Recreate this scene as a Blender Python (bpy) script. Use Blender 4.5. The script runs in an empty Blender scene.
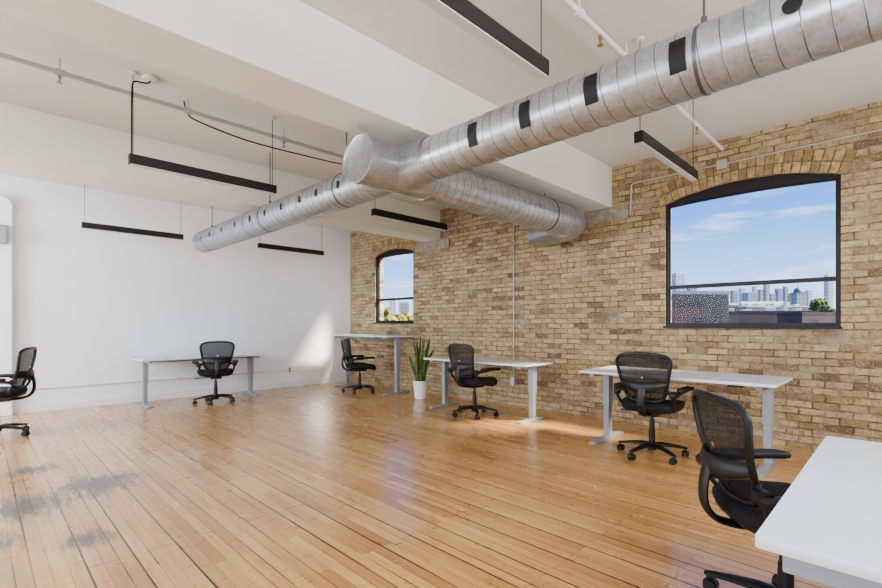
import bpy, bmesh, math, random
from mathutils import Vector as V, Matrix as MX
random.seed(7)
C = bpy.context.scene.collection
PI = math.pi
EYE = 1.22

# ------------------------------------------------------------------ mesh helpers
def obj(name, bm, mat, parent=None, smooth=False, bevel=0, seg=2, kind=None, angle=35):
    bmesh.ops.recalc_face_normals(bm, faces=bm.faces[:])
    me = bpy.data.meshes.new(name); bm.to_mesh(me); bm.free()
    me.materials.append(mat)
    if smooth:
        for p in me.polygons: p.use_smooth = True
        try: me.set_sharp_from_angle(angle=math.radians(angle))
        except Exception: pass
    o = bpy.data.objects.new(name, me); C.objects.link(o)
    if bevel:
        b = o.modifiers.new('bevel', 'BEVEL'); b.width = bevel; b.segments = seg
        b.limit_method = 'ANGLE'; b.angle_limit = math.radians(40)
    if parent: o.parent = parent
    if kind: o['kind'] = kind
    return o
def thing(name, label, cat, loc=(0,0,0), rotz=0, group=None):
    o = bpy.data.objects.new(name, None); C.objects.link(o)
    o.empty_display_size = .1
    o.location = loc; o.rotation_euler = (0,0,rotz)
    o['label'] = label; o['category'] = cat
    if group: o['group'] = group
    return o
def tag(o, label, cat, group=None):
    o['label'] = label; o['category'] = cat
    if group: o['group'] = group
    return o
def copy_tree(o, parent=None):
    c = o.copy(); C.objects.link(c)
    if parent: c.parent = parent
    for ch in list(o.children): copy_tree(ch, c)
    return c
def box(bm, c, s, rz=0, mat=None):
    m = MX.Translation(V(c)) @ (mat or MX.Rotation(rz, 4, 'Z')) @ MX.Diagonal((s[0], s[1], s[2], 1))
    bmesh.ops.create_cube(bm, size=1, matrix=m)
def bx(bm, x0, x1, y0, y1, z0, z1):
    box(bm, ((x0+x1)/2, (y0+y1)/2, (z0+z1)/2), (abs(x1-x0), abs(y1-y0), abs(z1-z0)))
def cyl(bm, p0, p1, r0, r1=None, seg=20, caps=True):
    p0, p1 = V(p0), V(p1); d = p1-p0
    q = d.to_track_quat('Z', 'Y').to_matrix().to_4x4()
    bmesh.ops.create_cone(bm, cap_ends=caps, segments=seg, radius1=r0, radius2=r0 if r1 is None else r1,
                          depth=d.length, matrix=MX.Translation((p0+p1)/2) @ q)
def tube(bm, pts, r, seg=8, closed=False, flat=1.0, up=None):
    pts = [V(p) for p in pts]; n = len(pts); rings = []
    rr = r if isinstance(r, (list, tuple)) else [r]*n
    prev = None
    for i, p in enumerate(pts):
        if closed: t = (pts[(i+1) % n]-pts[i-1]).normalized()
        else: t = (pts[min(i+1, n-1)]-pts[max(i-1, 0)]).normalized()
        if up is not None: a = t.cross(V(up))
        elif prev is None:
            a = t.cross(V((0,0,1)))
            if a.length < .05: a = t.cross(V((1,0,0)))
        else: a = prev - t*prev.dot(t)
        a.normalize(); prev = a
        b = t.cross(a).normalized()
        rings.append([bm.verts.new(p + a*math.cos(2*PI*k/seg)*rr[i] + b*math.sin(2*PI*k/seg)*rr[i]*flat) for k in range(seg)])
    m = n if closed else n-1
    for i in range(m):
        A, B = rings[i], rings[(i+1) % n]
        for k in range(seg):
            bm.faces.new((A[k], A[(k+1) % seg], B[(k+1) % seg], B[k]))
    if not closed:
        bm.faces.new(rings[0]); bm.faces.new(rings[-1])
def loft(bm, rings, cap=True):
    vs = [[bm.verts.new(p) for p in r] for r in rings]
    n = len(vs[0])
    for A, B in zip(vs, vs[1:]):
        for k in range(n): bm.faces.new((A[k], A[(k+1) % n], B[(k+1) % n], B[k]))
    if cap: bm.faces.new(vs[0]); bm.faces.new(vs[-1])
def lathe(bm, prof, seg=28, c=(0,0,0), cap=True):
    loft(bm, [[(c[0]+r*math.cos(2*PI*k/seg), c[1]+r*math.sin(2*PI*k/seg), c[2]+z) for k in range(seg)] for r, z in prof], cap)
def NB(): return bmesh.new()
def spline(pts, n=8):
    pts = [V(p) for p in pts]; out = []
    P = [pts[0]] + pts + [pts[-1]]
    for i in range(1, len(P)-2):
        a, b, c, d = P[i-1], P[i], P[i+1], P[i+2]
        for k in range(n):
            t = k/n
            out.append(.5*((2*b)+(c-a)*t+(2*a-5*b+4*c-d)*t*t+(3*b-a-3*c+d)*t**3))
    out.append(pts[-1]); return out

# ------------------------------------------------------------------ materials
def nm(name):
    m = bpy.data.materials.new(name); m.use_nodes = True
    return m, m.node_tree.nodes, m.node_tree.links, m.node_tree.nodes['Principled BSDF']
def ramp(N, L, fac, stops):
    r = N.new('ShaderNodeValToRGB'); L.new(fac, r.inputs[0])
    e = r.color_ramp.elements
    while len(e) < len(stops): e.new(.5)
    for k, (p, c) in enumerate(stops):
        e[k].position = p; e[k].color = (*c, 1) if len(c) == 3 else c
    return r.outputs[0]
def g_(v): return (v, v, v)
def mixc(N, L, f, a, b, mode='MIX'):
    m = N.new('ShaderNodeMix'); m.data_type = 'RGBA'; m.blend_type = mode
    for s, v in ((0, f), (6, a), (7, b)):
        if hasattr(v, 'links'): L.new(v, m.inputs[s])
        elif isinstance(v, (tuple, list)): m.inputs[s].default_value = (*v, 1)
        else: m.inputs[s].default_value = v
    return m.outputs[2]
def mth(N, L, op, a, b=None, c=None, clamp=False):
    m = N.new('ShaderNodeMath'); m.operation = op; m.use_clamp = clamp
    for i, v in enumerate((a, b, c)):
        if v is None: continue
        if hasattr(v, 'links'): L.new(v, m.inputs[i])
        else: m.inputs[i].default_value = v
    return m.outputs[0]
def noise(N, L, vec, scale, detail=3, rough=.5):
    n = N.new('ShaderNodeTexNoise'); n.inputs['Scale'].default_value = scale
    n.inputs['Detail'].default_value = detail; n.inputs['Roughness'].default_value = rough
    if vec is not None: L.new(vec, n.inputs['Vector'])
    return n.outputs['Fac']
def mapped(N, L, vec, sc):
    mp = N.new('ShaderNodeMapping'); L.new(vec, mp.inputs[0]); mp.inputs['Scale'].default_value = sc
    return mp.outputs[0]
def coords(N): return N.new('ShaderNodeTexCoord').outputs['Object']
def bump(N, L, h, s, d=.01):
    b = N.new('ShaderNodeBump'); b.inputs['Strength'].default_value = s; b.inputs['Distance'].default_value = d
    L.new(h, b.inputs['Height']); return b.outputs['Normal']
def plain(name, col, rough=.5, metal=0, var=.06, nscale=6, bmp=0, bscale=200, spec=None):
    m, N, L, B = nm(name); co = coords(N)
    f = noise(N, L, co, nscale)
    a = tuple(max(0, c*(1-var)) for c in col); b = tuple(min(1, c*(1+var)) for c in col)
    L.new(ramp(N, L, f, [(.3, a), (.7, b)]), B.inputs['Base Color'])
    B.inputs['Roughness'].default_value = rough; B.inputs['Metallic'].default_value = metal
    if spec is not None: B.inputs['Specular IOR Level'].default_value = spec
    if bmp: L.new(bump(N, L, noise(N, L, co, bscale, 2), bmp, .002), B.inputs['Normal'])
    return m

BT = [(0, (.16,.10,.055)), (.10, (.34,.225,.115)), (.3, (.53,.385,.195)), (.6, (.64,.49,.27)), (.85, (.56,.43,.255)), (1, (.44,.28,.135))]
def brick_mat():
    m, N, L, B = nm('old_buff_brick'); co = coords(N)
    s = N.new('ShaderNodeSeparateXYZ'); L.new(co, s.inputs[0])
    cb = N.new('ShaderNodeCombineXYZ')
    w1 = noise(N, L, co, 2.0, 2); w2 = noise(N, L, co, 12, 2)
    zz = mth(N, L, 'MULTIPLY_ADD', w1, .02, s.outputs[2]); zz = mth(N, L, 'MULTIPLY_ADD', w2, .012, zz)
    yy = mth(N, L, 'ADD', s.outputs[1], s.outputs[0])
    w3 = noise(N, L, co, 9, 2); yy = mth(N, L, 'MULTIPLY_ADD', w3, .03, yy)
    L.new(yy, cb.inputs[0]); L.new(zz, cb.inputs[1])
    b = N.new('ShaderNodeTexBrick'); L.new(cb.outputs[0], b.inputs['Vector'])
    b.inputs['Scale'].default_value = 1; b.inputs['Brick Width'].default_value = .205
    b.inputs['Row Height'].default_value = .070; b.inputs['Mortar Size'].default_value = .0072
    b.inputs['Mortar Smooth'].default_value = .4; b.inputs['Bias'].default_value = 0
    b.inputs['Color1'].default_value = (0,0,0,1); b.inputs['Color2'].default_value = (1,1,1,1)
    b.inputs['Mortar'].default_value = (.5,.5,.5,1)
    tone = ramp(N, L, b.outputs['Color'], BT)
    mott = noise(N, L, co, 22, 6, .75)
    tone = mixc(N, L, ramp(N, L, mott, [(.40, g_(.65)), (.52, g_(0))]), tone, (.24,.165,.095))
    fine = noise(N, L, co, 55, 4, .7)
    tone = mixc(N, L, ramp(N, L, fine, [(.52, g_(0)), (.66, g_(.55))]), tone, (.76,.65,.45))
    soot = noise(N, L, co, 1.3, 6, .7)
    tone = mixc(N, L, ramp(N, L, soot, [(.47, g_(0)), (.66, g_(.45))]), tone, (.26,.21,.15))
    grime = noise(N, L, co, 5, 5, .7)
    tone = mixc(N, L, ramp(N, L, grime, [(.51, g_(0)), (.64, g_(.5))]), tone, (.36,.33,.27))
    morc = mixc(N, L, ramp(N, L, grime, [(.42, g_(0)), (.60, g_(1))]), (.15,.115,.08), (.46,.40,.31))
    edge = mth(N, L, 'MULTIPLY', b.outputs['Fac'], ramp(N, L, fine, [(.35, g_(.7)), (.5, g_(1))]))
    col = mixc(N, L, edge, tone, morc)
    L.new(col, B.inputs['Base Color']); B.inputs['Roughness'].default_value = .88
    h = mth(N, L, 'SUBTRACT', mth(N, L, 'MULTIPLY', mott, 1.1), b.outputs['Fac'])
    L.new(bump(N, L, h, 1.0, .018), B.inputs['Normal'])
    return m
def vous_mat():
    m, N, L, B = nm('arch_brick'); co = coords(N)
    a = N.new('ShaderNodeAttribute'); a.attribute_name = 'tint'
    t = ramp(N, L, a.outputs['Fac'], [(0, (.30,.20,.10)), (.3, (.49,.35,.18)), (.7, (.60,.45,.245)), (1, (.50,.37,.20))])
    n = noise(N, L, co, 20, 6, .75)
    L.new(mixc(N, L, ramp(N, L, n, [(.42, g_(.7)), (.56, g_(0))]), t, (.22,.15,.085)), B.inputs['Base Color'])
    B.inputs['Roughness'].default_value = .88; L.new(bump(N, L, n, .8, .01), B.inputs['Normal'])
    return m
def floor_mat():
    m, N, L, B = nm('worn_maple_boards'); co = coords(N)
    s = N.new('ShaderNodeSeparateXYZ'); L.new(co, s.inputs[0])
    cb = N.new('ShaderNodeCombineXYZ'); L.new(s.outputs[1], cb.inputs[0]); L.new(s.outputs[0], cb.inputs[1])
    def br(w, r, mo, off=.37):
        b = N.new('ShaderNodeTexBrick'); L.new(cb.outputs[0], b.inputs['Vector']); b.offset = off
        b.inputs['Scale'].default_value = 1; b.inputs['Brick Width'].default_value = w
        b.inputs['Row Height'].default_value = r; b.inputs['Mortar Size'].default_value = mo
        b.inputs['Mortar Smooth'].default_value = .2; b.inputs['Bias'].default_value = 0
        b.inputs['Color1'].default_value = (0,0,0,1); b.inputs['Color2'].default_value = (1,1,1,1)
        b.inputs['Mortar'].default_value = (.5,.5,.5,1)
        return b
    b1 = br(1.25, .066, .0016); b2 = br(8.3, .198, .0050, .5); b3 = br(2.9, .132, .0036, .31)
    tone = ramp(N, L, b1.outputs['Color'], [(0, (.44,.21,.07)), (.25, (.60,.33,.115)), (.7, (.75,.46,.185)), (1, (.53,.265,.085))])
    gr = noise(N, L, mapped(N, L, cb.outputs[0], (2.0, 45, 1)), 1.0, 5, .6)
    tone = mixc(N, L, ramp(N, L, gr, [(.35, g_(.5)), (.6, g_(0))]), tone, (.40,.18,.06))
    big = noise(N, L, co, .9, 4)
    tone = mixc(N, L, ramp(N, L, big, [(.45, g_(0)), (.65, g_(.4))]), tone, (.80,.53,.26))
    dirt = noise(N, L, mapped(N, L, cb.outputs[0], (1.2, 9, 1)), 1.0, 6, .7)
    tone = mixc(N, L, ramp(N, L, dirt, [(.54, g_(0)), (.72, g_(.5))]), tone, (.28,.145,.065))
    gm = noise(N, L, mapped(N, L, cb.outputs[0], (.45, 6.5, 1)), 1.0, 2)
    g2 = mth(N, L, 'MULTIPLY', b2.outputs['Fac'], ramp(N, L, gm, [(.42, g_(.3)), (.50, g_(1))]))
    gm3 = noise(N, L, mapped(N, L, cb.outputs[0], (.6, 9, 1)), 1.3, 2)
    g3 = mth(N, L, 'MULTIPLY', b3.outputs['Fac'], ramp(N, L, gm3, [(.49, g_(0)), (.55, g_(.9))]))
    g2 = mth(N, L, 'MAXIMUM', g2, g3)
    col = mixc(N, L, mth(N, L, 'MULTIPLY', b1.outputs['Fac'], .75), tone, (.09,.04,.015))
    col = mixc(N, L, g2, col, (.008,.005,.003))
    wn = noise(N, L, mapped(N, L, cb.outputs[0], (5, 24, 1)), 1.0, 9, .88)
    tot = None
    for (px, py, rad) in ((.22, 4.20, .42), (.66, 4.38, .42), (.34, 5.2, .25), (-.02, 3.6, .3), (.45, 3.3, .2)):
        vm = N.new('ShaderNodeVectorMath'); vm.operation = 'DISTANCE'; L.new(co, vm.inputs[0]); vm.inputs[1].default_value = (px, py, 0)
        d = mth(N, L, 'SUBTRACT', 1, mth(N, L, 'DIVIDE', vm.outputs['Value'], rad), clamp=True)
        tot = d if tot is None else mth(N, L, 'MAXIMUM', tot, d)
    wsum = mth(N, L, 'ADD', mth(N, L, 'MULTIPLY', tot, .24), wn)
    w = mth(N, L, 'MULTIPLY', ramp(N, L, wsum, [(.56, g_(0)), (.66, g_(.85))]), mth(N, L, 'GREATER_THAN', tot, .01))
    col = mixc(N, L, w, col, (.085,.09,.11))
    L.new(col, B.inputs['Base Color'])
    r = mth(N, L, 'MULTIPLY_ADD', noise(N, L, co, 7, 4), .26, .17)
    L.new(mth(N, L, 'ADD', r, mth(N, L, 'MULTIPLY', w, .3)), B.inputs['Roughness'])
    B.inputs['Specular IOR Level'].default_value = .7
    B.inputs['Coat Weight'].default_value = .5; B.inputs['Coat Roughness'].default_value = .17
    hb = mth(N, L, 'MULTIPLY_ADD', gr, .25, mth(N, L, 'MULTIPLY', mth(N, L, 'MAXIMUM', b1.outputs['Fac'], g2), -1))
    L.new(bump(N, L, hb, .4, .003), B.inputs['Normal'])
    return m
def plaster(name, col, b=.12, rough=.75):
    m, N, L, B = nm(name); co = coords(N)
    f = noise(N, L, co, 1.4, 4)
    L.new(ramp(N, L, f, [(.3, tuple(c*.97 for c in col)), (.7, col)]), B.inputs['Base Color'])
    B.inputs['Roughness'].default_value = rough
    L.new(bump(N, L, noise(N, L, co, 35, 4), b, .004), B.inputs['Normal'])
    return m
def duct_mat():
    m, N, L, B = nm('galvanised_steel'); co = coords(N)
    v = N.new('ShaderNodeTexVoronoi'); v.inputs['Scale'].default_value = 60; L.new(co, v.inputs['Vector'])
    n = noise(N, L, co, 9, 5, .65)
    c = mixc(N, L, .3, ramp(N, L, n, [(.3, (.30,.33,.355)), (.7, (.44,.475,.50))]), v.outputs['Color'], 'SOFT_LIGHT')
    hs = N.new('ShaderNodeHueSaturation'); hs.inputs['Saturation'].default_value = .55; L.new(c, hs.inputs['Color'])
    L.new(hs.outputs[0], B.inputs['Base Color'])
    B.inputs['Metallic'].default_value = .68
    L.new(mth(N, L, 'MULTIPLY_ADD', n, .14, .25), B.inputs['Roughness'])
    return m
def glass_mat():
    m, N, L, B = nm('window_glass'); N.remove(B)
    t = N.new('ShaderNodeBsdfTransparent'); t.inputs[0].default_value = (.97,.985,1,1)
    g = N.new('ShaderNodeBsdfGlossy'); g.inputs['Roughness'].default_value = .02
    x = N.new('ShaderNodeMixShader'); x.inputs[0].default_value = .004
    L.new(t.outputs[0], x.inputs[1]); L.new(g.outputs[0], x.inputs[2])
    L.new(x.outputs[0], N['Material Output'].inputs[0])
    return m
def net_mat():
    m, N, L, B = nm('black_mesh_fabric'); co = coords(N)
    w = N.new('ShaderNodeTexVoronoi'); w.inputs['Scale'].default_value = 160; L.new(co, w.inputs['Vector'])
    B.inputs['Base Color'].default_value = (.006,.006,.008,1); B.inputs['Roughness'].default_value = .85
    t = N.new('ShaderNodeBsdfTransparent'); x = N.new('ShaderNodeMixShader')
    L.new(ramp(N, L, w.outputs['Distance'], [(.15, g_(.0)), (.5, g_(.22))]), x.inputs[0])
    L.new(B.outputs[0], x.inputs[1]); L.new(t.outputs[0], x.inputs[2])
    L.new(x.outputs[0], N['Material Output'].inputs[0])
    return m
def facade(name, wall, win, bw=3.0, rh=3.2, mo=.7):
    m, N, L, B = nm(name); co = coords(N)
    s = N.new('ShaderNodeSeparateXYZ'); L.new(co, s.inputs[0])
    cb = N.new('ShaderNodeCombineXYZ')
    L.new(mth(N, L, 'ADD', s.outputs[0], s.outputs[1]), cb.inputs[0]); L.new(s.outputs[2], cb.inputs[1])
    b = N.new('ShaderNodeTexBrick'); L.new(cb.outputs[0], b.inputs['Vector']); b.offset = 0
    b.inputs['Scale'].default_value = 1; b.inputs['Brick Width'].default_value = bw
    b.inputs['Row Height'].default_value = rh; b.inputs['Mortar Size'].default_value = mo
    b.inputs['Mortar Smooth'].default_value = .05
    b.inputs['Color1'].default_value = (*win, 1); b.inputs['Color2'].default_value = (*[c*1.3 for c in win], 1)
    b.inputs['Mortar'].default_value = (*wall, 1)
    L.new(b.outputs['Color'], B.inputs['Base Color']); B.inputs['Roughness'].default_value = .8
    return m
def leaf_mat():
    m, N, L, B = nm('snake_plant_leaf'); co = coords(N)
    c = ramp(N, L, noise(N, L, mapped(N, L, co, (4, 4, 26)), 1.5, 3), [(.4, (.018,.055,.016)), (.62, (.08,.155,.05))])
    a = N.new('ShaderNodeAttribute'); a.attribute_name = 'tint'
    c = mixc(N, L, ramp(N, L, a.outputs['Fac'], [(.62, g_(0)), (.75, g_(1))]), c, (.30,.33,.11))
    L.new(c, B.inputs['Base Color']); B.inputs['Roughness'].default_value = .4
    return m
def foliage_mat(name, a, b):
    m, N, L, B = nm(name); co = coords(N)
    L.new(ramp(N, L, noise(N, L, co, 1.2, 5, .7), [(.4, a), (.62, b)]), B.inputs['Base Color'])
    B.inputs['Roughness'].default_value = .9
    return m

MB_ = brick_mat(); MF = floor_mat()
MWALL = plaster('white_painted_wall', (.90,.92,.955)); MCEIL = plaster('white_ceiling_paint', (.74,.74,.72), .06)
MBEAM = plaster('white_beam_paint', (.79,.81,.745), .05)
MTRIM = plain('white_trim_paint', (.86,.86,.87), .45, var=.02)
MDUCT = duct_mat(); MGLASS = glass_mat(); MNET = net_mat()
MSEAM = plain('seam_steel', (.15,.16,.17), .35, .8)
MBLK = plain('black_plastic', (.010,.010,.012), .38); MRUB = plain('black_rubber', (.012,.012,.012), .6)
MFAB = plain('black_seat_fabric', (.012,.012,.014), .85, bmp=.4, bscale=400)
MFRAME = plain('dark_window_frame', (.010,.010,.012), .45)
MLAMP = plain('matte_black_metal', (.014,.012,.011), .5); MDIFF = plain('frosted_diffuser', (.60,.61,.62), .5, var=.01)
MTOP = plain('white_laminate', (.70,.73,.77), .30, var=.01); MLEG = plain('grey_powder_steel', (.30,.33,.37), .45, var=.04)
MPIPE = plain('white_painted_pipe', (.74,.74,.73), .5, var=.03); MBRASS = plain('dull_brass', (.45,.33,.16), .35, .9)
MCOND = plain('galvanised_conduit', (.50,.49,.46), .4, .5)
MPOT = plain('white_ceramic', (.86,.86,.86), .3, var=.01); MSOIL = plain('dark_soil', (.05,.03,.02), .95, bmp=.8, bscale=60)
MLEAF = leaf_mat(); MTAPE = plain('black_vent_opening', (.006,.006,.006), .6)
MSTONE = plain('grey_bearing_stone', (.36,.33,.28), .9, var=.25, nscale=14, bmp=.6, bscale=40)
MVOUS = vous_mat()
MMORT = plain('lime_mortar', (.19,.155,.11), .95, var=.3, nscale=20)

# ------------------------------------------------------------------ the setting
XW, YW, HC = 5.79, 8.60, 3.25
XL, YN, TH = -3.2, -1.7, .22
def S(name, bm, mat, parent=None, **k): return obj(name, bm, mat, parent, kind='structure', **k)
bm = NB(); bx(bm, XL-.2, XW+TH, YN-.2, YW+.2, -.2, 0); S('floor', bm, MF)
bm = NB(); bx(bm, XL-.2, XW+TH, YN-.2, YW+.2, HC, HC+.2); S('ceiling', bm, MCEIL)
bm = NB(); bx(bm, XL-.2, XW, YW, YW+.2, 0, HC); S('wall_back', bm, MWALL)
# unseen walls behind the camera, the left one with openings added for fill light
bm = NB()
segs = [(YN-.2, -.6), (1.6, 3.0), (5.2, 6.4), (8.0, YW)]
for a, b in segs: bx(bm, XL-.2, XL, a, b, 0, HC)
for a, b in ((-.6, 1.6), (3.0, 5.2), (6.4, 8.0)):
    bx(bm, XL-.2, XL, a, b, 0, .9); bx(bm, XL-.2, XL, a, b, 2.8, HC)
S('wall_left', bm, MWALL)
bm = NB(); bx(bm, XL, XW, YN-.2, YN, 0, HC); S('wall_front', bm, MWALL)  # solid unseen wall, added to block the sun from this side

WINS = [(.436, 2.025, 1.20, 2.650, .125), (6.53, 7.70, 1.265, 2.61, .10)]
def arc_z(y, w):
    y0, y1, zb, zs, r = w
    c = (y1-y0)/2; R = (c*c+r*r)/(2*r); yc = (y0+y1)/2
    return zs + r - R + math.sqrt(max(0, R*R-(y-yc)**2))
bm = NB()
cur = YN
for w in WINS:
    y0, y1, zb, zs, r = w
    bx(bm, XW, XW+TH, cur, y0, 0, HC); bx(bm, XW, XW+TH, y0, y1, 0, zb)
    n = 20
    for i in range(n):
        ya, yb = y0+(y1-y0)*i/n, y0+(y1-y0)*(i+1)/n
        za, zc = arc_z(ya, w), arc_z(yb, w)
        vs = [bm.verts.new(p) for p in ((XW,ya,za),(XW,yb,zc),(XW,yb,HC),(XW,ya,HC),(XW+TH,ya,za),(XW+TH,yb,zc),(XW+TH,yb,HC),(XW+TH,ya,HC))]
        for f in ((0,1,2,3),(7,6,5,4),(0,4,5,1),(2,6,7,3)): bm.faces.new([vs[k] for k in f])
    cur = y1
bx(bm, XW, XW+TH, cur, YW+.2, 0, HC)
S('wall_right', bm, MB_)

def window(idx, w):
    y0, y1, zb, zs, r = w
    xf = XW+.05
    n = 24; t = .030
    def loop(inset, rise=None, drop=0):
        ww = (y0, y1, zb, zs, r if rise is None else rise)
        pts = [(y0+inset, zb+inset), (y1-inset, zb+inset)]
        for i in range(n+1):
            y = y1-inset-(y1-y0-2*inset)*i/n
            pts.append((y, arc_z(y, ww)-inset-drop))
        return pts
    root = bpy.data.objects.new('window_%d' % idx, None); C.objects.link(root); root['kind'] = 'structure'
    root.location = (xf, (y0+y1)/2, zb)
    off = V(root.location)
    def ring(bm, A, B, xa, xb):
        m = len(A)
        oa, ob, ia, ib = [[bm.verts.new(V((x, p[0], p[1]))-off) for p in P] for P in (A, B) for x in (xa, xb)]
        for k in range(m):
            j = (k+1) % m
            bm.faces.new((oa[k], oa[j], ia[j], ia[k])); bm.faces.new((ob[k], ib[k], ib[j], ob[j]))
            bm.faces.new((oa[k], ob[k], ob[j], oa[j])); bm.faces.new((ia[k], ia[j], ib[j], ib[k]))
    ri = r*.22
    bm = NB(); ring(bm, loop(0), loop(t, ri, .0), xf-.02, xf+.05); obj('window_frame', bm, MFRAME, root)
    bm = NB(); ring(bm, loop(t, ri), loop(t+.012, ri), xf, xf+.03); obj('sash', bm, MFRAME, root)
    zr = zb+.465
    bm = NB(); box(bm, V((xf+.005, (y0+y1)/2, zr))-off, (.05, y1-y0-2*t, .042)); obj('rail', bm, MFRAME, root)
    lp = loop(t+.008, ri)
    bm = NB(); bm.faces.new([bm.verts.new(V((xf+.015, p[0], p[1]))-off) for p in lp]); obj('pane', bm, MGLASS, root)
    bm = NB(); box(bm, V((xf-.04, (y0+y1)/2, zb-.004))-off, (.11, y1-y0+.02, .022)); obj('sill', bm, MFRAME, root, bevel=.004)
    bm = NB(); bk = NB()
    col = bm.loops.layers.float_color.new('tint')
    c = (y1-y0)/2; R = (c*c+r*r)/(2*r); yc = (y0+y1)/2; zc = zs+r-R
    half = math.asin(c/R)+.02
    for q, h in enumerate((.0, .112)):
        Ra, Rb = R+.004+h, R+.004+h+.102
        k = max(3, int(2*half*R/.072))
        for i in range(k):
            a0 = -half+2*half*i/k+.0018; a1 = -half+2*half*(i+1)/k-.0018
            j = random.uniform(-.006, .002); tv = random.random(); e1 = random.uniform(-.004, .004)
            pts = [(Ra, a0), (Ra, a1), (Rb+e1, a1), (Rb+e1, a0)]
            f = [bm.verts.new((XW-.010+j, yc+rr*math.sin(a), zc+rr*math.cos(a))) for rr, a in pts]
            g = [bm.verts.new((XW+.01, yc+rr*math.sin(a), zc+rr*math.cos(a))) for rr, a in pts]
            fs = [bm.faces.new(f)]
            for e in range(4): fs.append(bm.faces.new((f[e], f[(e+1) % 4], g[(e+1) % 4], g[e])))
            for ff in fs:
                for lo_ in ff.loops: lo_[col] = (tv, tv, tv, 1)
    n2 = 24
    A = [-half+2*half*i/n2 for i in range(n2+1)]
    lo = [bk.verts.new((XW-.004, yc+(R+.001)*math.sin(a), zc+(R+.001)*math.cos(a))) for a in A]
    hi = [bk.verts.new((XW-.004, yc+(R+.224)*math.sin(a), zc+(R+.224)*math.cos(a))) for a in A]
    for i in range(n2): bk.faces.new((lo[i], lo[i+1], hi[i+1], hi[i]))
    tr = S('trim_%d' % idx, bm, MVOUS)
    S('mortar_joint', bk, MMORT, tr)
for i, w in enumerate(WINS): window(i+1, w)

for k, (a, b) in enumerate(((2.675, 3.10), (5.80, 6.22))):
    bm = NB(); bx(bm, XL, XW-.001, a, b, 2.73, HC-.001); S('trim_%d' % (k+3), bm, MBEAM, bevel=.006)
    bm = NB(); bx(bm, XW-.02, XW+.05, a-.22, b+.12, 2.56, 2.729); S('trim_%d' % (k+5), bm, MSTONE, bevel=.01)
bm = NB(); bx(bm, .42, XW-.002, YW-.02, YW-.001, 0, .11); S('baseboard_back', bm, MTRIM, bevel=.004)
bm = NB()
prof = [(-.9, 0.0), (.35, 0.0)] + [(.35-.13+.13*math.cos(a), 2.85-.13+.13*math.sin(a)+.1) for a in [PI/2*i/8 for i in range(9)]] + [(-.9, 2.95)]
f = [bm.verts.new((x, YW-.10, z)) for x, z in prof]; g = [bm.verts.new((x, YW-.001, z)) for x, z in prof]
bm.faces.new(f); bm.faces.new(g)
for e in range(len(f)): bm.faces.new((f[e], f[(e+1) % len(f)], g[(e+1) % len(f)], g[e]))
S('trim_7', bm, MWALL, bevel=.012)

# ------------------------------------------------------------------ ductwork
XA, ZA, RA = 2.45, 2.48, .155
YB, RB, YE = 2.92, .185, 7.55
duct = thing('ventilation_duct', 'galvanised spiral steel air duct crossing the room under the beams, capped tee at its crossing', 'duct', (XA, YB, ZA))
O = V((XA, YB, ZA))
def dobj(name, bm, mat=MDUCT, smooth=True, parent=None, **k):
    bmesh.ops.translate(bm, verts=bm.verts[:], vec=-O)
    return obj(name, bm, mat, parent or duct, smooth, **k)
def helix(bm, p0, p1, R, pitch, r=.0026):
    p0, p1 = V(p0), V(p1); d = p1-p0; Lh = d.length; t = d.normalized()
    a = t.cross(V((0,0,1))).normalized(); b = t.cross(a)
    n = int(Lh/pitch*28)
    pts = [p0 + t*(Lh*i/n) + (a*math.cos(2*PI*i/28)+b*math.sin(2*PI*i/28))*R for i in range(n+1)]
    tube(bm, pts, r, 5)
bm = NB(); cyl(bm, (XA, YN+.001, ZA), (XA, 2.60, ZA), RA, seg=64); dobj('main_pipe', bm)
bm = NB(); helix(bm, (XA, YN+.02, ZA), (XA, 2.58, ZA), RA, .092); dobj('spiral_seam', bm, MSEAM)
bm = NB(); cyl(bm, (XA, 3.05, ZA), (XA, YE, ZA), RA, seg=64); dobj('main_pipe', bm)
bm = NB(); helix(bm, (XA, 3.2, ZA), (XA, YE-.02, ZA), RA, .092); dobj('spiral_seam', bm, MSEAM)
bm = NB(); cyl(bm, (XA, 2.56, ZA), (XA, 2.80, ZA), RA+.004, RB-.005, seg=48, caps=False)
cyl(bm, (XA, 2.53, ZA), (XA, 2.565, ZA), RA+.007, seg=48); dobj('reducer', bm)
bm = NB(); cyl(bm, (2.04, YB, ZA), (5.06, YB, ZA), RB, seg=64); dobj('cross_pipe', bm)
bm = NB(); helix(bm, (2.75, YB, ZA), (5.05, YB, ZA), RB, .092); dobj('spiral_seam', bm, MSEAM)
bm = NB()
lr = [(.0, 0), (RB*.9, 0), (RB*.94, .004), (RB*.96, .014), (RB+.007, .014), (RB+.007, -.03)]
loft(bm, [[(2.04-z, YB+r*math.cos(2*PI*k/48), ZA+r*math.sin(2*PI*k/48)) for k in range(48)] for r, z in [(max(r, .001), z) for r, z in lr]], cap=True)
dobj('end_cap', bm)
bm = NB()
path = [V((5.04, YB, ZA))] + [V((5.06+.42*math.sin(a), YB+.42*(1-math.cos(a)), ZA+.02*math.sin(a))) for a in [math.radians(g) for g in range(0, 73, 6)]]
dd = (path[-1]-path[-2]).normalized(); path.append(path[-1]+dd*.52)
tube(bm, path, [RB+.003]*len(path), 44); dobj('elbow', bm, smooth=True, angle=60)
for p in (path[0],):
    bm = NB(); cyl(bm, (p[0]-.015, p[1], p[2]), (p[0]+.015, p[1], p[2]), RB+.007, seg=44); dobj('joint_band', bm)
for y in (.02, 1.94, 4.4, 5.75, YE-.02):
    bm = NB(); cyl(bm, (XA, y-.016, ZA), (XA, y+.016, ZA), RA+.005, seg=48); dobj('joint_band', bm)
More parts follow.
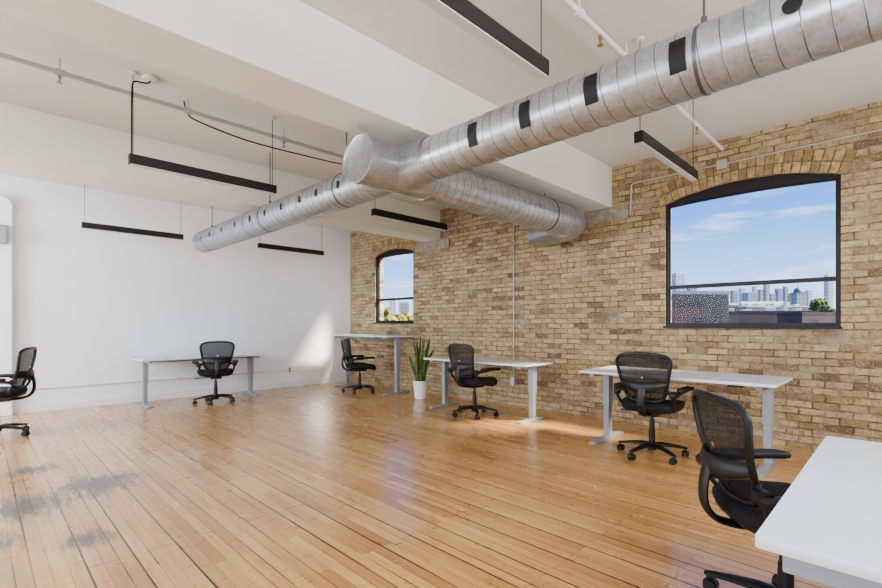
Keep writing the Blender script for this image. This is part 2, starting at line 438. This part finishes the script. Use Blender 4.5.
for x in (2.72, 3.9):
    bm = NB(); cyl(bm, (x-.016, YB, ZA), (x+.016, YB, ZA), RB+.005, seg=48); dobj('joint_band', bm)
for k, y in enumerate([.32, .75, 1.18, 1.60, 2.01, 3.6, 3.98, 4.3, 4.7, 5.1, 5.5, 5.95, 6.4, 6.85]):
    bm = NB(); R = RA+.0065
    n = 12; hw = .036; am = math.radians(28)
    a0 = math.radians(184)
    if k == 0: hw = .034; am = math.radians(12); a0 = math.radians(176)
    if y > 2.5: hw = .020; am = math.radians(12); a0 = math.radians(180)
    rows = []
    for i in range(n+1):
        u = -1+2*i/n; a = a0+am*u
        e = hw if k else hw*math.sqrt(max(.02, 1-u*u))
        rows.append([(XA+R*math.cos(a), y-e, ZA+R*math.sin(a)), (XA+R*math.cos(a), y+e, ZA+R*math.sin(a))])
    vs = [[bm.verts.new(p) for p in r] for r in rows]
    for A, B2 in zip(vs, vs[1:]): bm.faces.new((A[0], A[1], B2[1], B2[0]))
    dobj('vent_slot', bm, MTAPE)
for y in (.68, 3.7, 5.3, 7.2):
    bm = NB(); cyl(bm, (XA, y, ZA+RA), (XA, y, HC-.001), .006, seg=8)
    cyl(bm, (XA, y-.008, ZA), (XA, y+.008, ZA), RA+.0045, seg=40); cyl(bm, (XA, y, ZA+RA), (XA, y, ZA+RA+.05), .014, seg=8); dobj('hanger', bm, MSEAM)
bm = NB(); cyl(bm, (4.6, YB, ZA+RB), (4.6, YB, 2.73), .005, seg=8); cyl(bm, (4.59, YB, ZA), (4.61, YB, ZA), RB+.006, seg=40); dobj('hanger', bm, MSEAM)

# ------------------------------------------------------------------ pendant lights
def pendant():
    t = thing('pendant_light', '', 'light', (0,0,2.5), 0, 'linear pendant lights')
    L_ = 1.22
    bm = NB(); box(bm, (0,0,.045), (L_, .062, .078)); obj('housing', bm, MLAMP, t, bevel=.003)
    bm = NB(); box(bm, (0,0,.003), (L_-.02, .048, .008)); obj('diffuser', bm, MDIFF, t)
    for s in (-1, 1):
        bm = NB(); cyl(bm, (s*.58,0,.083), (s*.58,0,HC-2.5-.02), .003, seg=6); obj('suspension_cord', bm, MLAMP, t)
        bm = NB(); lathe(bm, [(.028, -.022), (.028, -.006), (.02, 0)], 16, (s*.58, 0, HC-2.5-.001)); obj('ceiling_canopy', bm, MPIPE, t, True)
    return t
p0 = pendant()
spots = [(1.47, 4.38, 'long black linear pendant light nearest the white ceiling pipe, left of the duct'),
         (1.60, 7.72, 'black linear pendant light close to the white wall, above the desk there'),
         (3.93, 7.62, 'black linear pendant light just past the far end of the duct'),
         (3.90, 4.42, 'black linear pendant light showing behind the cross duct'),
         (1.48, 1.33, 'black linear pendant light overhead, cut off by the top edge of the photo'),
         (3.90, 1.33, 'black linear pendant light in front of the large window, beneath the duct')]
for i, (x, y, lab) in enumerate(spots):
    o = p0 if i == 0 else copy_tree(p0)
    o.location = (x, y, 2.5); o['label'] = lab
o = p0
bm = NB(); tube(bm, spline([(-.59,0,.083), (-.59,0,.25), (-.588,.0,.58), (-.575,0,.67), (-.52,.0,.685), (-.47,0,.70), (-.46,0,.735)], 6), .006, 6)
obj('power_cable', bm, MRUB, o, True)
bm = NB(); lathe(bm, [(.05, -.03), (.06, -.024), (.062, -.004), (.055, 0)], 24, (-.46, 0, HC-2.5-.001)); obj('ceiling_box', bm, MPIPE, o, True)

# ------------------------------------------------------------------ pipes and cables
def rel(bm, o): bmesh.ops.translate(bm, verts=bm.verts[:], vec=-V(o.location)); return bm
t = thing('sprinkler_pipe', 'pale pipe along the ceiling from the left edge toward the duct junction', 'pipe', (1.5, 4.55, 3.14))
MPP = plain('pale_grey_pipe', (.46,.455,.44), .5, .1)
bm = NB(); cyl(bm, (XL, 4.55, 3.14), (XW-.01, 4.55, 3.14), .018, seg=14); obj('pipe', rel(bm, t), MPP, t, True)
for x in (.45, 1.35, 2.25, 3.6, 5.0):
    bm = NB(); cyl(bm, (x-.03, 4.55, 3.14), (x+.03, 4.55, 3.14), .026, seg=14); cyl(bm, (x, 4.55, 3.14), (x, 4.55, HC-.001), .006, seg=8)
    obj('pipe_hanger', rel(bm, t), MPP, t, True)
for x in (.45, 2.25, 4.2):
    bm = NB(); lathe(bm, [(.012, 0), (.012, -.03), (.006, -.035), (.006, -.06), (.02, -.062), (.02, -.066)], 12, (x, 4.55, 3.125))
    obj('sprinkler_head', rel(bm, t), MBRASS, t, True)
t = thing('sprinkler_pipe', 'white painted sprinkler pipe over the duct, running to the brick wall', 'pipe', (3.5, 1.42, 3.14))
bm = NB(); cyl(bm, (1.9, 1.42, 3.14), (XW-.03, 1.42, 3.14), .019, seg=14); tube(bm, [(1.9,1.42,3.14), (1.88,1.42,3.16), (1.88,1.42,HC-.001)], .019, 12); obj('pipe', rel(bm, t), MPIPE, t, True)
for x in (2.62, 3.3, 4.6):
    bm = NB(); cyl(bm, (x-.03, 1.42, 3.14), (x+.03, 1.42, 3.14), .028, seg=14); cyl(bm, (x, 1.42, 3.14), (x, 1.42, HC-.001), .006, seg=8)
    obj('pipe_hanger', rel(bm, t), MPIPE, t, True)
for x in (2.9, 4.9):
    bm = NB(); lathe(bm, [(.012, 0), (.012, -.03), (.006, -.035), (.006, -.06), (.02, -.062), (.02, -.066)], 12, (x, 1.42, 3.122))
    obj('sprinkler_head', rel(bm, t), MBRASS, t, True)
bm = NB(); tube(bm, spline([(1.33,4.62,HC-.003), (1.36,4.62,3.15), (1.45,4.62,3.10), (1.9,4.62,3.05), (2.5,4.62,3.06), (3.1,4.62,3.10), (3.4,4.62,3.245)], 8), .0065, 6)
tag(obj('cable', bm, MRUB, None, True), 'black cable sagging beneath the pale ceiling pipe', 'cable')

def conduit(label, pts, r, mat, boxes=(), clips=()):
    t = thing('conduit', label, 'conduit', pts[0])
    bm = NB(); tube(bm, pts, r, 10); obj('tube', rel(bm, t), mat, t, True, angle=60)
    for (c, s) in boxes:
        bm = NB(); box(bm, c, s); obj('junction_box', rel(bm, t), mat, t, bevel=.006)
    for c in clips:
        bm = NB(); box(bm, c, (.03, .05, .02) if pts[0][2] != pts[-1][2] else (.03, .02, .05)); obj('pipe_clip', rel(bm, t), mat, t, bevel=.003)
    return t
xc = XW-.02
conduit('metal conduit running across the brick above the large window', [(xc, YN+.01, 2.98), (xc, 2.38, 2.98), (xc, 2.42, 2.96), (xc, 2.43, 2.60)], .011, MCOND,
        [((XW-.03, 1.42, 2.97), (.058, .10, .10))], [(XW-.018, y, 2.98) for y in (-1.2, -.4, .4, .9, 1.9)])
conduit('thin vertical metal conduit down the brick beside the middle desk', [(xc, 4.21, 2.85), (xc, 4.21, .42)], .010, MCOND,
        [((XW-.03, 4.21, .37), (.058, .075, .13))], [(XW-.018, 4.21, z) for z in (2.5, 1.9, 1.3, .9)])
conduit('short metal conduit across the brick above the snake plant', [(xc, 4.24, 2.86), (xc, 5.75, 2.86)], .010, MCOND,
        [((XW-.03, 4.21, 2.87), (.055, .08, .08))], [(XW-.018, y, 2.86) for y in (4.7, 5.4)])
def outlet(label, c, s=(.05, .075, .115)):
    t = thing('wall_outlet', label, 'outlet', c)
    bm = NB(); box(bm, (0,0,0), s); obj('box', bm, MPIPE, t, bevel=.004)
    bm = NB()
    for z in (-.022, .022): box(bm, (0, -s[1]/2-.001, z), (.03, .004, .026))
    obj('socket', bm, MRUB, t)
conduit('white surface conduit low along the white wall', [(.36, YW-.018, .33), (4.30, YW-.018, .33)], .011, MPIPE, [], [(x, YW-.015, .33) for x in (1.2, 2.4, 3.6)])
outlet('white outlet box low on the white wall, right of the desk', (4.35, YW-.026, .34), (.075, .05, .115))
t = thing('wall_speaker', 'small grey box mounted high on the rounded white chase', 'speaker', (.22, YW-.14, 2.42))
bm = NB(); box(bm, (0,0,0), (.15, .075, .25)); obj('body', bm, MLEG, t, bevel=.01)
bm = NB()
for k in range(7): box(bm, (0, -.039, -.08+k*.027), (.11, .006, .011))
obj('grille', bm, MCOND, t)

# ------------------------------------------------------------------ desks
def desk(label, loc, rz, Lx, D, H, ins=.12):
    t = thing('standing_desk', label, 'desk', loc, rz, 'white topped desks with grey steel legs')
    bm = NB()
    r = .012; pts = []
    for cx, cy, a0 in ((Lx/2-r, D/2-r, 0), (-Lx/2+r, D/2-r, 90), (-Lx/2+r, -D/2+r, 180), (Lx/2-r, -D/2+r, 270)):
        for k in range(6):
            a = math.radians(a0+k*18); pts.append((cx+r*math.cos(a), cy+r*math.sin(a)))
    loft(bm, [[(x*s, y*s2, z) for x, y in pts] for z, s, s2 in ((H-.025, .999, .998), (H-.024, 1, 1), (H-.0015, 1, 1), (H, .999, .998))])
    obj('tabletop', bm, MTOP, t, True, angle=40)
    bh = .036 if ins > .1 else .06
    for s in (-1, 1):
        x = s*(Lx/2-ins)
        bm = NB(); box(bm, (x, .02, .02+(H*.52)/2), (.060, .080, H*.52)); box(bm, (x, .02, H*.74-.015), (.072, .095, H*.52-.03)); box(bm, (x, .0, H-.0245-bh/2), (.05, D*.88, bh))
        lg = obj('leg', bm, MLEG, t, bevel=.005)
        bm = NB()
        prof = [(-D*.44, 0, .010), (-D*.44, .02, .0), (-.05, .036, 0), (.09, .036, 0), (D*.44, .02, 0), (D*.44, 0, 0)]
        A = [bm.verts.new((x-.036, p[0], p[1])) for p in prof]; B2 = [bm.verts.new((x+.036, p[0], p[1])) for p in prof]
        bm.faces.new(A); bm.faces.new(B2)
        for e in range(6): bm.faces.new((A[e], A[(e+1) % 6], B2[(e+1) % 6], B2[e]))
        obj('foot', bm, MLEG, lg, bevel=.004)
    bm = NB()
    for y in (-.04, .10): box(bm, (0, y, H-.047), (Lx-2*ins, .03, .035))
    obj('crossbar', bm, MLEG, t, bevel=.003)
    bm = NB(); box(bm, (0, D/2-.16, H-.085), (Lx*.5, .10, .004)); box(bm, (0, D/2-.11, H-.06), (Lx*.5, .004, .05)); box(bm, (0, D/2-.21, H-.06), (Lx*.5, .004, .05))
    obj('cable_tray', bm, MLEG, t)
    bm = NB(); box(bm, (Lx/2-.28, -D/2+.035, H-.034), (.11, .05, .018)); obj('height_control', bm, MBLK, t, bevel=.003)
    return t
desk('white desk with grey legs standing against the white wall', (2.62, 8.16, 0), 0, 1.85, .70, .715)
desk('raised desk standing taller than the others, below the small far window', (5.27, 7.17, 0), -PI/2, 1.8, .65, 1.03)
desk('white desk between the snake plant and the vertical conduit on the brick wall', (5.00, 4.15, 0), -PI/2, 1.80, .64, .735)
desk('white desk standing under the large arched window', (4.81, 1.56, 0), -PI/2, 1.68, .78, .75)
desk('white desk closest to the camera, cut off by the right edge', (1.93, -.13, 0), PI, 1.36, .75, .74, .075)

# ------------------------------------------------------------------ chairs (local +X is the front)
def make_chair():
    t = thing('office_chair', '', 'chair', (0,0,0), 0, 'black mesh office chairs')
    bm = NB(); lathe(bm, [(.03, .055), (.042, .06), (.042, .115), (.03, .125)], 24)
    for k in range(5):
        a = 2*PI*k/5+.3; ca, sa = math.cos(a), math.sin(a)
        pts = [(.02, .105, .030, .020), (.10, .108, .027, .019), (.20, .095, .022, .014), (.30, .078, .018, .010), (.315, .075, .010, .007)]
        rings = []
        for d, z, w, h in pts:
            rings.append([(ca*d - sa*w*y, sa*d + ca*w*y, z+h*zz) for y, zz in ((-1,-.8), (-.6,-1), (.6,-1), (1,-.8), (1,.5), (.5,1), (-.5,1), (-1,.5))])
        loft(bm, rings)
    obj('star_base', bm, MBLK, t, True)
    for k in range(5):
        a = 2*PI*k/5+.3; c = V((math.cos(a)*.30, math.sin(a)*.30, 0)); w = a+PI/2+.5*(k-2)
        ax = V((math.cos(w), math.sin(w), 0)); fw = V((-ax.y, ax.x, 0))
        bm = NB(); cyl(bm, c+V((0,0,.05)), c+V((0,0,.085)), .008, seg=10)
        cc = c+fw*.012
        loft(bm, [[cc+ax*s+fw*(.031*math.cos(q))+V((0,0,.03+.031*math.sin(q))) for q in [math.radians(g) for g in range(-10, 191, 20)]] for s in (-.011, .011)])
        cs = obj('caster', bm, MBLK, t, True)
        for s in (-1, 1):
            bm = NB(); cyl(bm, cc+ax*s*.010+V((0,0,.027)), cc+ax*s*.025+V((0,0,.027)), .0268, seg=18); obj('wheel', bm, MRUB, cs, True, angle=50)
    bm = NB(); cyl(bm, (0,0,.11), (0,0,.25), .028, seg=20); cyl(bm, (0,0,.25), (0,0,.33), .023, seg=20); cyl(bm, (0,0,.33), (0,0,.40), .014, seg=16); obj('gas_lift', bm, MBLK, t, True)
    bm = NB(); box(bm, (-.01,0,.405), (.24, .15, .04)); cyl(bm, (0,.05,.40), (.02,.25,.395), .006, seg=8); box(bm, (.022,.265,.395), (.03,.06,.012)); obj('tilt_mechanism', bm, MBLK, t, bevel=.006)
    def sup(hx, hy, z, cx=.02, n=40, e=3.6, droop=0):
        out = []
        for k in range(n):
            a = 2*PI*k/n; c, s = math.cos(a), math.sin(a)
            x = cx+hx*math.copysign(abs(c)**(2/e), c); y = hy*math.copysign(abs(s)**(2/e), s)
            out.append((x, y, z-droop*max(0, (x-.12))**2*3 + .012*(y/.25)**2))
        return out
    bm = NB(); loft(bm, [sup(.20,.20,.424), sup(.235,.235,.432,droop=1), sup(.243,.243,.446,droop=1), sup(.238,.238,.455,droop=1)]); obj('seat_shell', bm, MBLK, t, True)
    bm = NB(); loft(bm, [sup(.236,.238,.450,droop=1), sup(.25,.252,.466,droop=1), sup(.252,.254,.490,droop=1), sup(.242,.244,.508,droop=1), sup(.20,.20,.517,droop=1), sup(.10,.10,.514), sup(.01,.01,.512)]); obj('seat', bm, MFAB, t, True, angle=80)
    # tapered back, broad squared top and narrow foot
    def bp(s, tt, off=0):
        hw = .155+.085*min(1, tt*1.1)**.9
        z = .535+.43*tt
        x = -.210-.095*tt - .028*math.sin(tt*PI) + .045*s*s + off
        return V((x, s*hw, z - .018*s*s*tt))
    def outline(k, n, sc=1.0):
        a = 2*PI*k/n; c, s = math.cos(a), math.sin(a); e = 6.0
        return (sc*math.copysign(abs(c)**(2/e), c), .5+.5*sc*math.copysign(abs(s)**(2/e), s))
    n = 72
    bm = NB(); tube(bm, [bp(*outline(k, n)) for k in range(n)], .015, 8, closed=True); obj('back_frame', bm, MBLK, t, True)
    bm = NB()
    loft(bm, [[bp(*outline(k, n, sc), off=.002) for k in range(n)] for sc in (1, .85, .65, .45, .25, .05)], cap=False)
    obj('back_mesh', bm, MNET, t, True, angle=80)
    bm = NB()
    pts = [bp(s, .30+.10*s*s, off=-.040*(1-s*s)) for s in [-.98+1.96*i/20 for i in range(21)]]
    tube(bm, pts, [.024+.026*(1-abs(-1+2*i/20)**2) for i in range(21)], 8, flat=.3, up=(1,0,0))
    obj('lumbar_support', bm, MBLK, t, True)
    bm = NB(); tube(bm, spline([(-.06,0,.405), (-.18,0,.405), (-.27,0,.43), (-.315,0,.49), (-.32,0,.58), (-.30,0,.68)], 6), .036, 10, flat=.4)
    obj('back_bracket', bm, MBLK, t, True)
    for s in (-1, 1):
        bm = NB()
        tube(bm, spline([(-.20, s*.17, .635), (-.225, s*.225, .62), (-.215, s*.262, .605), (-.16, s*.274, .615), (-.02, s*.278, .625)], 6), .017, 8)
        cyl(bm, (-.215, s*.222, .61), (-.215, s*.265, .61), .032, seg=20)
        tube(bm, spline([(-.215, s*.24, .605), (-.20, s*.24, .55), (-.15, s*.21, .48), (-.08, s*.16, .43)], 6), .014, 8)
        ar = obj('arm', bm, MBLK, t, True)
        bm = NB()
        def pad(hx, hy, z):
            out = []
            for k in range(28):
                a = 2*PI*k/28; c, q = math.cos(a), math.sin(a)
                x = hx*math.copysign(abs(c)**(2/3.), c)
                out.append((.01+x, s*(.278+.10*max(0, x)) + hy*math.copysign(abs(q)**(2/3.), q), z-.7*max(0, (x-.08))**2))
            return out
        loft(bm, [pad(.15,.026,.622), pad(.172,.038,.628), pad(.176,.042,.644), pad(.168,.036,.656), pad(.10,.010,.660)])
        obj('arm_pad', bm, MRUB, ar, True, angle=60)
    return t
ch0 = make_chair()
chairs = [(2.66, 7.66, 76, 'black mesh office chair pushed up to the desk at the white wall, seen from behind'),
          (4.93, 7.02, -16, 'black mesh office chair at the raised desk under the small far window'),
          (4.76, 4.12, -4, 'black mesh office chair at the desk beside the snake plant'),
          (4.47, 1.68, 4, 'black mesh office chair at the desk under the large arched window'),
          (2.36, .35, -52, 'black mesh office chair closest to the camera, tucked to the cut-off desk'),
          (.16, 7.02, 160, 'black mesh office chair cut off by the left edge of the photo')]
for i, (x, y, a, lab) in enumerate(chairs):
    o = ch0 if i == 0 else copy_tree(ch0)
    o.location = (x, y, 0); o.rotation_euler = (0, 0, math.radians(a)); o['label'] = lab
    if i == 4:
        o.scale = (1, 1, .96)
        for c in o.children:
            if c.name.startswith(('star_base', 'caster')): c.rotation_euler = (0, 0, math.radians(-26))

# ------------------------------------------------------------------ snake plant
t = thing('potted_snake_plant', 'tall green snake plant in a white pot between two desks', 'plant', (5.22, 5.70, 0))
bm = NB(); lathe(bm, [(.085, 0), (.095, .004), (.125, .285), (.127, .30), (.117, .30), (.11, .26)], 32); obj('pot', bm, MPOT, t, True)
bm = NB(); lathe(bm, [(.112, .255), (.111, .272), (.05, .28), (.005, .282)], 24); obj('soil', bm, MSOIL, t, True)
for k in range(13):
    a = 2.4*k; rad = .015+.0052*k; h = random.uniform(.66, .84) if k < 7 else random.uniform(.42, .64)
    base = V((math.cos(a)*rad, math.sin(a)*rad, .27)); lean = V((math.cos(a), math.sin(a), 0))*(.05+.011*k)
    face = -2.36+random.uniform(-1.0, 1.0); bm = NB(); rows = []
    col = bm.loops.layers.float_color.new('tint')
    for i in range(15):
        u = i/14; p = base+lean*u**1.7+V((0,0,h*u))+V((.03*math.sin(5*u+k), .03*math.cos(4*u+k), 0))*u
        tw = face+(u-.5)*1.2; side = V((-math.sin(tw), math.cos(tw), 0)); nrm = V((math.cos(tw), math.sin(tw), 0))
        w = .034*(.5+.7*math.sin(PI*min(1, u*.85+.1)))*(1 if u < .6 else max(.02, math.sqrt(max(0, 1-((u-.6)/.4)**2))))
        rows.append([(bm.verts.new(p+side*w*q+nrm*.008*abs(q)), abs(q)) for q in (-1, -.78, 0, .78, 1)])
    for A, B2 in zip(rows, rows[1:]):
        for j in range(4):
            q = (A[j], A[j+1], B2[j+1], B2[j]); f = bm.faces.new([v[0] for v in q])
            ev = 1.0 if j in (0, 3) else 0.0
            for lp, v in zip(f.loops, q): lp[col] = (ev, ev, ev, 1)
    o = obj('leaf', bm, MLEAF, t, True, angle=80)
    sm = o.modifiers.new('solid', 'SOLIDIFY'); sm.thickness = .003

# ------------------------------------------------------------------ the city outside
bm = NB(); bx(bm, 7, 1500, -900, 1500, -11.2, -11); S('ground', bm, plain('street_ground', (.20,.20,.19), .9))
def out_pos(px, D):
    u = (px-441)/465
    return D*(1+u)/math.sqrt(2), D*(1-u)/math.sqrt(2)
def out_z(py, D): return EYE+D*(325-py)/465
def building(label, p0_, p1_, ytop, D, mat, top=None, deep=1.0, yaw=0, extra=None):
    px = (p0_+p1_)/2; x, y = out_pos(px, D); w = (p1_-p0_)/465*D; h = out_z(ytop, D)+11
    t = thing('building', label, 'building', (x, y, -11), math.radians(-45+yaw))
    bm = NB(); box(bm, (0, w*deep/2, h/2), (w, w*deep, h)); obj('body', bm, mat, t)
    rm = top or MSTONE
    bm = NB(); box(bm, (0, w*deep/2, h+.15), (w*1.01, w*deep*1.01, .35 if D < 150 else 1.0)); obj('parapet', bm, rm, t)
    if extra == 'units':
        for fx, fw, fh in ((-.38, .06, .5), (-.2, .10, .35), (.05, .12, .6), (.22, .05, .9), (.36, .07, .4)):
            bm = NB(); box(bm, (fx*w, w*deep*.3, h+fh/2+.3), (fw*w, w*.08, fh)); obj('roof_unit', bm, MCOND, t, bevel=.03)
    if extra == 'spire':
        bm = NB(); cyl(bm, (0, w/2, h), (0, w/2, h+w*1.2), w*.28, .1, seg=10); obj('spire', bm, rm, t)
    if extra == 'dome':
        bm = NB(); lathe(bm, [(w*.46*math.cos(q), w*.6*math.sin(q)) for q in [PI/2*i/8*.98 for i in range(9)]], 16, (0, w/2, h+.5)); obj('dome', bm, rm, t, True)
        bm = NB(); cyl(bm, (0, w/2, h+w*.55), (0, w/2, h+w*1.1), w*.07, .05, seg=8); obj('finial', bm, rm, t)
    return t
FW = facade('hazy_white_facade', (.40,.43,.49), (.20,.25,.33)); FG = facade('hazy_glass_facade', (.22,.28,.37), (.14,.20,.29), 3, 3.2, .35)  # distance haze is mixed into the far tower colours
FGR = facade('hazy_grey_facade', (.23,.26,.31), (.13,.16,.21)); FR = facade('brown_brick_facade', (.075,.05,.045), (.03,.03,.04), 2.6, 3.4, .8)
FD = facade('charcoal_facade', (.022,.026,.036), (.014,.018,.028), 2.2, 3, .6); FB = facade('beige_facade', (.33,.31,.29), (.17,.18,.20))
FL = facade('low_grey_facade', (.10,.11,.13), (.05,.06,.075), 2.4, 3.2, .7)
MDK = plain('dark_roof_edge', (.03,.03,.035), .7)
building('charcoal low building filling the lower left of the large window', 640, 731, 294, 46, FD, plain('blue_grey_roof', (.10,.15,.22), .8), .6, 4)
building('dark brick house wall in front of the charcoal building', 660, 705, 306, 38, FR, MDK, .6, -4)
building('slender pale tower rising highest above the charcoal building', 676, 685, 273, 420, FW, MPIPE, 1)
building('grey tower peeking up beside the slender pale tower', 690, 697, 287, 440, FGR)
building('short charcoal block in front of the skyline', 716, 740, 305, 90, FD, MCOND, .5, 10)
building('pale slab tower just right of the charcoal building', 733, 738, 291, 420, FGR)
building('small white block beside the slab tower on the skyline', 741, 745, 289, 480, FW)
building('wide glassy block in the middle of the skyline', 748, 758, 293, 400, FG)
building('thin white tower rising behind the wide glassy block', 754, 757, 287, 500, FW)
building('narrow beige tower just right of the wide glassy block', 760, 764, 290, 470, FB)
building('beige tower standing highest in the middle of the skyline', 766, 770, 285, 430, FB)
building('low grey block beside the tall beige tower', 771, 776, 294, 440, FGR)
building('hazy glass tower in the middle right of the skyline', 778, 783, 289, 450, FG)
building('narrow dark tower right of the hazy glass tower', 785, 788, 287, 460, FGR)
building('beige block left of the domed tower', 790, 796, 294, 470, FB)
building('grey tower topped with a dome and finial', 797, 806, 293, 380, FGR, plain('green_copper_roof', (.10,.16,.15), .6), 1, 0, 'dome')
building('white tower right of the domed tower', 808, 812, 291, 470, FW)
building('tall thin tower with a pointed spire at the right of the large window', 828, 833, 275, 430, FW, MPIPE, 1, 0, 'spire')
building('long pale low block in front of the skyline', 742, 784, 303, 200, FW, MPIPE, .4)
building('low grey roofed row just behind the brown brick building', 745, 812, 307, 110, FL, MCOND, .4, 3, 'units')
building('low brown brick building with roof units under the skyline', 728, 815, 313, 70, FR, MDK, .5, -6, 'units')
building('dark brick building at the right end of the large window', 800, 850, 315, 50, FR, MDK, .6, 6)
building('pale tower seen through the small far window', 389, 396, 297, 400, FW, MPIPE)
building('grey block seen through the small far window', 399, 409, 303, 420, FGR)
building('dark low house roofline in the small far window', 372, 398, 315, 90, FR, MSTONE, .5)
def tree(label, px, D, ytop, rad, mat, n=9):
    x, y = out_pos(px, D); zt = out_z(ytop, D)+11
    t = thing('tree', label, 'tree', (x, y, -11), 0)
    bm = NB(); cyl(bm, (0,0,0), (0,0,zt-rad), .35, .18, seg=10); obj('trunk', bm, plain('bark', (.10,.07,.05), .9), t, True)
    bm = NB()
    for k in range(n*6):
        q = V((random.gauss(0,1), random.gauss(0,1), random.gauss(0,1))).normalized()*rad*random.uniform(.3, .85)
        r = rad*random.uniform(.16, .34)
        c = V((0,0,zt-rad))+q
        if c.z+r > zt: c.z = zt-r
        st = len(bm.verts)
        bmesh.ops.create_icosphere(bm, subdivisions=2, radius=r, matrix=MX.Translation(c))
        bm.verts.ensure_lookup_table()
        for v in bm.verts[st:]: v.co += (v.co-c)*random.uniform(-.35, .3)
    obj('crown', bm, mat, t)
G1 = foliage_mat('green_leaves', (.03,.07,.015), (.12,.19,.04)); G2 = foliage_mat('yellow_green_leaves', (.12,.13,.02), (.36,.31,.06))
tree('round green tree left of the spired tower', 818, 75, 297, 1.4, G1)
tree('lower green tree at the right corner of the large window', 829, 60, 305, 1.6, G1)
tree('yellow green tree at the left of the small far window', 380, 60, 306, 2.6, G2)
tree('yellow green tree filling the bottom of the small far window', 396, 50, 311, 2.4, G2)
tree('yellow green tree at the right of the small far window', 410, 56, 308, 2.2, G2)

# ------------------------------------------------------------------ world and light
w = bpy.data.worlds.new('sky'); bpy.context.scene.world = w; w.use_nodes = True
N, L = w.node_tree.nodes, w.node_tree.links
bg = N['Background']; tc = N.new('ShaderNodeTexCoord'); sp = N.new('ShaderNodeSeparateXYZ'); L.new(tc.outputs['Generated'], sp.inputs[0])
sky = ramp(N, L, sp.outputs[2], [(0, (.50,.64,.82)), (.06, (.32,.50,.80)), (.2, (.11,.27,.66)), (.6, (.04,.14,.5))])
mp = N.new('ShaderNodeMapping'); mp.inputs['Scale'].default_value = (2.2, 2.2, 12); mp.inputs['Location'].default_value = (.3, .1, .35); L.new(tc.outputs['Generated'], mp.inputs[0])
cl = noise(N, L, mp.outputs[0], 1.8, 6, .62)
col = mixc(N, L, ramp(N, L, cl, [(.54, g_(0)), (.80, g_(.75))]), sky, (.90,.93,1.0))
L.new(col, bg.inputs[0]); bg.inputs[1].default_value = 1.45
sd = V((-.79, 1.25, -1.36)).normalized()
l = bpy.data.lights.new('sun', 'SUN'); l.energy = 13; l.angle = .22; l.color = (1, .89, .74)
o = bpy.data.objects.new('sun', l); C.objects.link(o); o.rotation_euler = sd.to_track_quat('-Z', 'Y').to_euler()
def area(name, loc, dirv, sx, sy, e, col=(1,1,1)):
    l = bpy.data.lights.new(name, 'AREA'); l.shape = 'RECTANGLE'; l.size = sx; l.size_y = sy; l.energy = e; l.color = col
    o = bpy.data.objects.new(name, l); C.objects.link(o); o.location = loc; o.rotation_euler = V(dirv).to_track_quat('-Z', 'Z').to_euler()
area('fill_light', (XL-.05, .5, 1.85), (1, 0, -.35), 2.0, 1.85, 60, (.90,.95,1))  # fill lamps added in the unseen left wall openings
area('fill_light', (XL-.05, 4.1, 1.85), (1, .3, -.35), 2.0, 1.85, 62, (.88,.94,1))
area('fill_light', (XL-.05, 7.2, 1.85), (1, .5, -.2), 1.5, 1.85, 145, (.86,.93,1))
area('fill_light', (1.2, YN+.03, 1.75), (0, 1, -.15), 3.0, 1.9, 108, (.92,.96,1))  # fill lamps added in front of the solid wall behind the camera
area('fill_light', (4.3, YN+.03, 1.75), (0, 1, -.2), 1.6, 1.9, 42, (1,.98,.95))

vs_ = bpy.context.scene.view_settings
vs_.view_transform = 'AgX'
try: vs_.look = 'AgX - Medium High Contrast'
except Exception: pass
vs_.exposure = .72

# ------------------------------------------------------------------ camera
cam = bpy.data.cameras.new('camera'); co = bpy.data.objects.new('camera', cam); C.objects.link(co)
cam.sensor_width = 36; cam.lens = 36*465/882; cam.shift_y = 31/882; cam.clip_end = 3000; cam.clip_start = .05
co.location = (0, 0, EYE); co.rotation_euler = (PI/2, 0, -PI/4)
bpy.context.scene.camera = co
